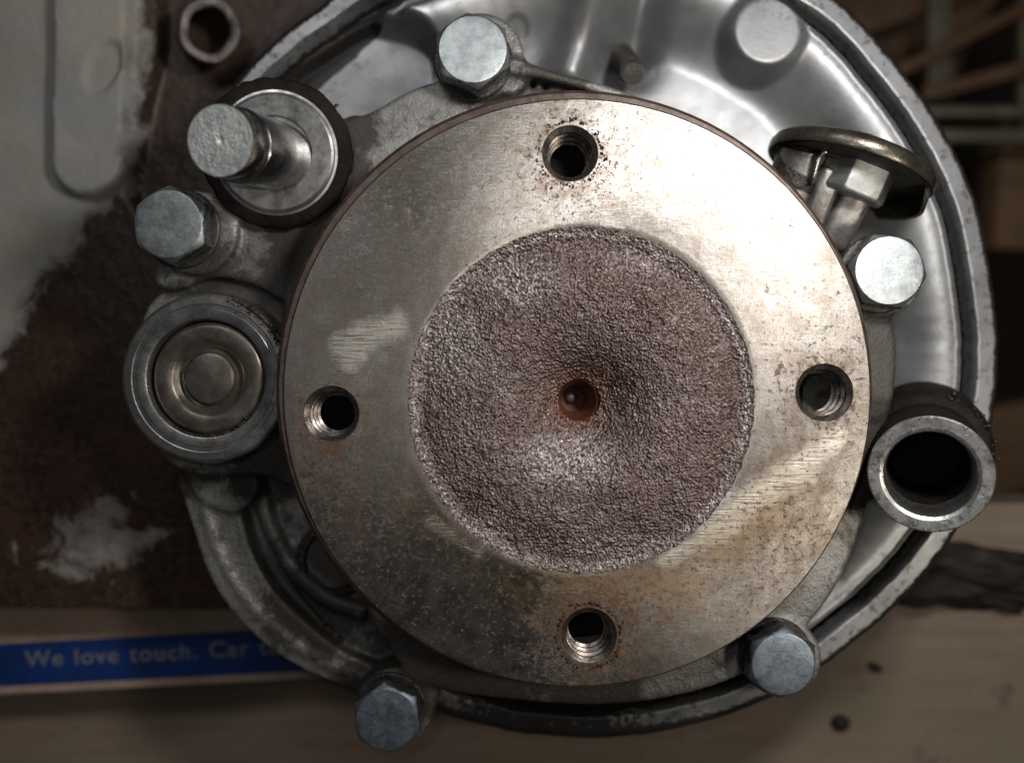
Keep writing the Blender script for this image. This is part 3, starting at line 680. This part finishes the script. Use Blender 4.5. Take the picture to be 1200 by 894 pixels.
# square nut, one flat towards the viewer
a = P(1033, 167, -0.70); b = P(1006, 228, -0.90)
d = b - a; x = d.normalized(); y = Vector((0.15, 0.0, 1)).cross(x).normalized(); z = x.cross(y)
Mx = Matrix((x, y, z)).transposed().to_4x4(); Mx.translation = (a + b) / 2
g = bmesh.new(); n = 6
ring0 = []; hw = 0.92 / 2
prof = [(-0.55, 0.86), (-0.50, 0.97), (0.47, 1.0), (0.55, 0.90)]
rings = []
for (t, s) in prof:
    rings.append([g.verts.new((t, s * 0.50 * math.cos(math.pi/3*i + math.pi/6 + math.pi/2), s * 0.50 * math.sin(math.pi/3*i + math.pi/6 + math.pi/2) - 0.42)) for i in range(6)])
for A_, B_ in zip(rings[:-1], rings[1:]):
    for i in range(6): g.faces.new((A_[i], A_[(i+1) % 6], B_[(i+1) % 6], B_[i]))
g.faces.new(rings[0]); g.faces.new(rings[-1])
for v_ in g.verts: v_.co.x *= 1.12; v_.co.y *= 1.55; v_.co.z = (v_.co.z + 0.42) * 1.25 - 0.42
bmesh.ops.bevel(g, geom=list(g.edges), offset=0.035, segments=2, profile=0.5, affect='EDGES')
g.transform(Mx); part('nut', finish(g, 'nut'), M_NUT, cap, ang=40)
bm = bmesh.new(); add_lathe(bm, [(0, -1.1), (0.5, -1.1), (0.55, -1.0), (0.55, -0.3), (0, -0.3)], 40, Mc @ Matrix.Translation((1.0, -0.1, 0)))  # black cylinder added to stand for the shaded void under the nut
part('void_fill', finish(bm, 'void_fill'), M_GREASE, cap)

# ================================================================= stained panel at the left
PZ = -4.2; BZ_PANEL = -6.98
pn = thing('machine_panel', 'grey painted machine panel stained with brown oil, left of the gearbox', 'panel', P(60, 400, -6.98))
pni = Matrix.Translation(-pn.location)
def ppart(name, me, mat, parent=pn, **k):
    o = link(name, me, mat, parent, **k)
    if parent is pn: o.matrix_parent_inverse = pni
    return o
def panel_mat():
    t = NT('oil stained grey paint')
    st = t.attr('stain'); n = t.noise(1.1, 9, 0.72, dist=0.5); nf = t.noise(5, 6, 0.75)
    s = t.math('ADD', st, t.math('MULTIPLY', t.math('SUBTRACT', n, 0.5), 0.85))
    paint = t.mix(t.ramp(t.noise(0.7, 4), [(0.35, 0.0), (0.65, 1.0)]), (0.37, 0.335, 0.28), (0.34, 0.335, 0.325))
    brown = t.mix(t.ramp(nf, [(0.4, 0.0), (0.62, 1.0)]), (0.030, 0.016, 0.012), (0.075, 0.046, 0.032))
    brown = t.mix(t.ramp(t.noise(0.9, 5, 0.7), [(0.52, 0.0), (0.62, 0.8)]), brown, (0.062, 0.032, 0.022))
    c = t.mix(t.ramp(s, [(0.32, 0.0), (0.46, 0.45), (0.54, 1.0)]), paint, brown)
    flake = t.ramp(t.noise(2.2, 4, 0.6, dist=1.0), [(0.70, 0.0), (0.72, 0.6)]); c = t.mix(flake, c, (0.30, 0.25, 0.2))
    t.set(col=c, met=0.0, rough=t.ramp(s, [(0.3, 0.6), (0.6, 0.35)]), spec=0.35)
    b = t.bump(nf, 0.4, 0.04); t.bump(t.noise(1.5, 4), 0.4, 0.15, b); return t.m
M_PANEL = panel_mat()
# height field in picture-plane grid, edges chosen where the sheet really ends
x0, x1 = P(-420, 0, PZ).x, P(470, 0, PZ).x; y0, y1 = P(0, 712, PZ).y, P(0, -420, PZ).y
nx, ny = 260, 300
gx = np.linspace(x0, x1, nx); gy = np.linspace(y0, y1, ny); GX, GY = np.meshgrid(gx, gy)
k = K(PZ); QX = GX * k + 600; QY = 447 - GY * k
def pseg(ax, ay, bx, by):
    vx, vy = bx-ax, by-ay; t = np.clip(((QX-ax)*vx + (QY-ay)*vy)/(vx*vx+vy*vy), 0, 1); return np.hypot(QX-ax-t*vx, QY-ay-t*vy)
def polysd(pts):
    ins = np.zeros(QX.shape, bool); dm = np.full(QX.shape, 1e4)
    for i in range(len(pts)):
        ax, ay = pts[i-1]; bx, by = pts[i]
        c_ = ((ay > QY) != (by > QY)) & (QX < (bx-ax)*(QY-ay)/(by-ay+1e-9)+ax); ins ^= c_; dm = np.minimum(dm, pseg(ax, ay, bx, by))
    return np.where(ins, dm, -dm)
clean = np.maximum(polysd([(-500,-500),(165,-500),(160,120),(146,215),(105,245),(70,300),(30,345),(0,420),(-60,560),(-500,560)]),
                   polysd([(22,645),(60,606),(110,566),(160,588),(205,622),(185,668),(120,686),(45,676)]))
stain = 1 - ss(-75, 60, clean); patch = (QY > 540) & (QX > 20); stain = np.where(patch, 0.36 + stain * 0.58, stain)
stain = np.clip(stain, 0.06, 0.95)
ZZ = np.full(QX.shape, PZ)
dh = pseg(122, -260, 108, 190)      # long raised handle pressed in the sheet
ZZ += 0.38 * (1 - ss(38, 47, dh)); dov = np.hypot((QX-128)*0.85+(QY-85)*0.5*0.85, ((QY-85)*0.8-(QX-128)*0.45)*0.62)
ZZ -= 0.14 * (1 - ss(15, 20, dov))
ZZ -= 0.45 * ss(-6, 6, polysd([(178,-500),(700,-500),(700,420),(215,330),(150,225),(172,110),(186,52)]))
ZZ += 0.04 * np.sin(QX*0.02) * np.cos(QY*0.017)
vv = np.stack([GX, GY, ZZ], -1).reshape(-1, 3).tolist()
ff = [(j*nx+i, j*nx+i+1, (j+1)*nx+i+1, (j+1)*nx+i) for j in range(ny-1) for i in range(nx-1)]
# skirt so the sheet has an edge
bnd = [i for i in range(nx)] + [j*nx+nx-1 for j in range(1, ny)] + [(ny-1)*nx+i for i in range(nx-2, -1, -1)] + [j*nx for j in range(ny-2, 0, -1)]
base = len(vv); vv += [(vv[i][0], vv[i][1], BZ_PANEL) for i in bnd]; nb = len(bnd)
ff += [(bnd[i], base+i, base+(i+1) % nb, bnd[(i+1) % nb]) for i in range(nb)]
me = mesh('sheet', vv, ff); at = me.attributes.new('stain', 'FLOAT', 'POINT')
at.data.foreach_set('value', np.concatenate([stain.reshape(-1), np.full(nb, 0.9)]).astype(np.float32))
sheet = ppart('sheet', me, M_PANEL, ang=60)
M_BOSSB = simple('brown stained boss', (0.10, 0.075, 0.065), 0.3, 0.4, (0.21, 0.18, 0.165), 2.5, 0.6, 8, 0.05)
M, L = axis_mat(P(240, 38, -5.2), P(246, 36, -3.55))
bm = bmesh.new(); add_lathe(bm, [(0.75, 0), (0.72, L-0.06), (0.68, L), (0.56, L), (0.50, L-0.05), (0.48, 0.2), (0, 0.15)], 48, M, lambda a, r, z: 0.03*math.sin(2*a+1)+0.015*math.sin(5*a))
ppart('hollow_boss', finish(bm, 'hollow_boss'), M_BOSSB, ang=40)

# ================================================================= bench, floor, things around
BZ = -7.0
def bench_mat():
    t = NT('worn brown bench board')
    g = t.noise(1, 6, 0.65, t.vec((0.35, 2.6, 1))); b_ = t.noise(0.35, 5, 0.7, dist=0.4)
    c = t.mix(t.ramp(g, [(0.35, 0.0), (0.65, 1.0)]), (0.215, 0.155, 0.115), (0.29, 0.22, 0.17))
    c = t.mix(t.ramp(b_, [(0.42, 0.0), (0.62, 0.75)]), c, (0.24, 0.20, 0.145))
    c = t.mix(t.ramp(t.noise(0.55, 7, 0.75), [(0.60, 0.0), (0.72, 0.7)]), c, (0.075, 0.04, 0.025))
    t.set(col=c, rough=0.6, spec=0.3); t.bump(g, 0.3, 0.05); return t.m
M_BENCH = bench_mat()
def slab(name, pts, z0, z1, mat):
    g = bmesh.new(); add_prism(g, pts, z0, z1); o = link(name, finish(g, name), mat, None, ang=30); o['kind'] = 'structure'; return o
slab('bench', [P(x, y, BZ).xy for x, y in [(-2500, 2600), (3600, 2600), (3600, 586), (960, 590), (880, -1800), (-2500, -1800)]], BZ-2.2, BZ, M_BENCH)
M_FLOOR = simple('dark floor', (0.028, 0.018, 0.013), 0, 0.8, (0.05, 0.03, 0.02), 0.1, 0.3, 1, 0.2)
slab('floor', [(-150, -150), (150, -150), (150, 150), (-150, 150)], -46, -45, M_FLOOR)

# printed box with blue band at the lower left
bz = -5.6
M_CARD = simple('pinkish card', (0.46, 0.33, 0.26), 0, 0.6, (0.38, 0.27, 0.205), 1.2, 0.2, 8, 0.02)
M_BLUE = simple('blue print', (0.009, 0.042, 0.21), 0, 0.45, (0.007, 0.026, 0.11), 0.9, 0.1, 8, 0.01)
M_INK = simple('pale ink', (0.20, 0.19, 0.19), 0, 0.6)
bx = thing('printed_box', 'flat card box with a blue printed band and pale lettering, lower left', 'box', P(60, 770, BZ))
a = [P(-260, 722, bz), P(560, 668, bz), P(560, 785, bz), P(-260, 826, bz)]
inv = Matrix.Translation(-bx.location)
g = bmesh.new(); add_prism(g, [(p.x, p.y) for p in a], BZ + 0.01, bz); o = link('card_body', finish(g, 'card_body'), M_CARD, bx, ang=30); o.matrix_parent_inverse = inv
a = [P(-255, 771, bz), P(556, 720, bz), P(556, 776, bz), P(-255, 816, bz)]
a = [P(-255, 768, bz), P(556, 724, bz), P(556, 776, bz), P(-255, 817, bz)]
g = bmesh.new(); add_prism(g, [(p.x, p.y) for p in a], bz - 0.05, bz + 0.006); band = link('blue_band', finish(g, 'blue_band'), M_BLUE, bx, ang=30); band.matrix_parent_inverse = inv
cu = bpy.data.curves.new('lettering', 'FONT'); cu.body = 'We love touch. Car to'; cu.size = 0.62; cu.space_character = 1.12; cu.space_word = 1.2; cu.extrude = 0.004; cu.offset = 0.006
to = bpy.data.objects.new('lettering', cu); col.objects.link(to)
dg = bpy.context.evaluated_depsgraph_get(); tm = bpy.data.meshes.new_from_object(to.evaluated_get(dg)); bpy.data.objects.remove(to)
wd = max(v.co.x for v in tm.vertices); s = (P(330, 0, bz).x - P(30, 0, bz).x) / wd
p0 = P(30, 781, bz + 0.012); tm.transform(Matrix.Translation(p0) @ Matrix.Rotation(R(2.9), 4, 'Z') @ Matrix.Diagonal((s, 0.93, 1, 1)))
bm = bmesh.new(); bm.from_mesh(tm); bpy.data.meshes.remove(tm); left = set(bm.verts); glyphs = []
while left:
    st = [left.pop()]; isl = set(st)
    while st:
        for e in st.pop().link_edges:
            for q in e.verts:
                if q not in isl: isl.add(q); left.discard(q); st.append(q)
    glyphs.append(isl)
for isl in sorted(glyphs, key=lambda g_: min(v.co.x for v in g_)):
    idx = {}; vv2 = []; cx_ = sum((v.co for v in isl), Vector()) / len(isl)
    for v in isl: idx[v] = len(vv2); vv2.append(v.co - cx_)
    o = link('letter', mesh('letter', vv2, [tuple(idx[v] for v in f_.verts) for f_ in bm.faces if f_.verts[0] in isl]), M_INK, bx, smooth=False)
    o.location = cx_ - bx.location
bm.free()

# black greasy rag on the bench at the right
def lump(name, c, sx, sy, sz, mat, label, cat, seed, amp=0.35, fr=1.2, rot=0, sub=5):
    g = bmesh.new(); bmesh.ops.create_icosphere(g, subdivisions=sub, radius=1)
    for v in g.verts:
        n_ = v.co.normalized(); q = 1 + amp * noise.noise(n_ * fr + Vector((seed, 0, 0))) + amp * 0.5 * noise.noise(n_ * fr * 3 + Vector((seed, 4, 0)))
        v.co = Vector((n_.x * sx * q, n_.y * sy * q, max(n_.z, -0.15) * sz * q))
    g.transform(Matrix.Rotation(rot, 4, 'Z')); o = link(name, finish(g, name), mat, None, ang=180); o.location = c
    o['label'] = label; o['category'] = cat; return o
M_RAG = simple('oily rag', (0.010, 0.007, 0.006), 0, 0.7, (0.028, 0.018, 0.013), 1.0, 0.5, 4, 0.08)
lump('greasy_rag', P(1110, 672, BZ + 0.1), 2.9, 0.85, 0.6, M_RAG, 'black greasy rag lying on the bench below the open tube', 'rag', 3, 0.6, 1.5, R(-8))
lump('dirt_clump', P(985, 847, BZ + 0.02), 0.26, 0.22, 0.12, M_RAG, 'small round black dirt clump on the bench near the bottom edge', 'dirt', 9, 0.3, 2, 0, 3)
lump('dirt_clump', P(1025, 782, BZ + 0.01), 0.2, 0.12, 0.05, M_RAG, 'flat brown dirt smear on the bench right of the lower right bolt', 'dirt', 5, 0.4, 2, R(-25), 3)

# wire rack standing behind at the upper right
M_RACKB = simple('brown painted bar', (0.16, 0.085, 0.045), 0.1, 0.5, (0.10, 0.055, 0.03), 0.6, 0.2, 3, 0.05)
M_RACKG = simple('olive painted bar', (0.17, 0.15, 0.10), 0.1, 0.5, (0.11, 0.095, 0.065), 0.6, 0.2, 3, 0.05)
M_BOX = simple('brown cardboard', (0.20, 0.115, 0.06), 0, 0.7, (0.14, 0.08, 0.045), 0.5, 0.2, 3, 0.05)
RZ = -16.0
rk = thing('storage_rack', 'brown and olive bar rack in the dim background, upper right', 'rack', P(1150, 120, RZ - 2)); rki = Matrix.Translation(-rk.location)
for (x0_, y0_, x1_, y1_, z_, wd_, mt) in [(1050,86,1300,-40,RZ,.42,M_RACKB),(1080,112,1330,48,RZ,.5,M_RACKB),(1099,-60,1099,120,RZ-.8,.85,M_RACKG),(1060,132,1400,134,RZ+.7,.36,M_RACKG),
                                       (1060,160,1400,162,RZ+.7,.42,M_RACKG),(1204,-80,1204,160,RZ-.8,.7,M_RACKG),(1000,30,1160,-30,RZ-1.5,1.1,M_RACKB)]:
    a = P(x0_, y0_, z_); b = P(x1_, y1_, z_); d = b - a; g = bmesh.new()
    add_box(g, (0, 0, 0), (d.length, wd_, 0.5), 0, None, 0.06); g.transform(Matrix.Translation((a+b)/2) @ Matrix.Rotation(math.atan2(d.y, d.x), 4, 'Z'))
    o = link('rack_bar', finish(g, 'rack_bar'), mt, rk, ang=40); o.matrix_parent_inverse = rki
def cardbox(c, size, rot, label):
    t_ = thing('cardboard_box', label, 'cardboard box', c); t_.rotation_euler = (0, 0, rot)
    g = bmesh.new(); add_box(g, (0, 0, size[2]/2), size, 0, None, 0.08); link('box_body', finish(g, 'b'), M_BOX, t_, ang=40)
    g = bmesh.new(); add_box(g, (0, size[1]*0.26, size[2]+0.05), (size[0]*1.0, size[1]*0.47, 0.08)); link('flap', finish(g, 'f'), M_BOX, t_, ang=40)
    g = bmesh.new(); add_box(g, (0, -size[1]*0.26, size[2]+0.05), (size[0]*1.0, size[1]*0.47, 0.08)); link('flap', finish(g, 'f'), M_BOX, t_, ang=40)
cardbox(P(1168, 228, -20), (1.6, 5.0, 1.6), R(-4), 'narrow brown cardboard box behind the rack, upper right')
cardbox(P(1160, 520, -22), (4.5, 3.5, 2), R(12), 'dim brown cardboard box right of the open tube')
cardbox(P(1030, 20, -24), (7.5, 5, 2), R(-28), 'dark brown cardboard box behind the top right rim of the pan')
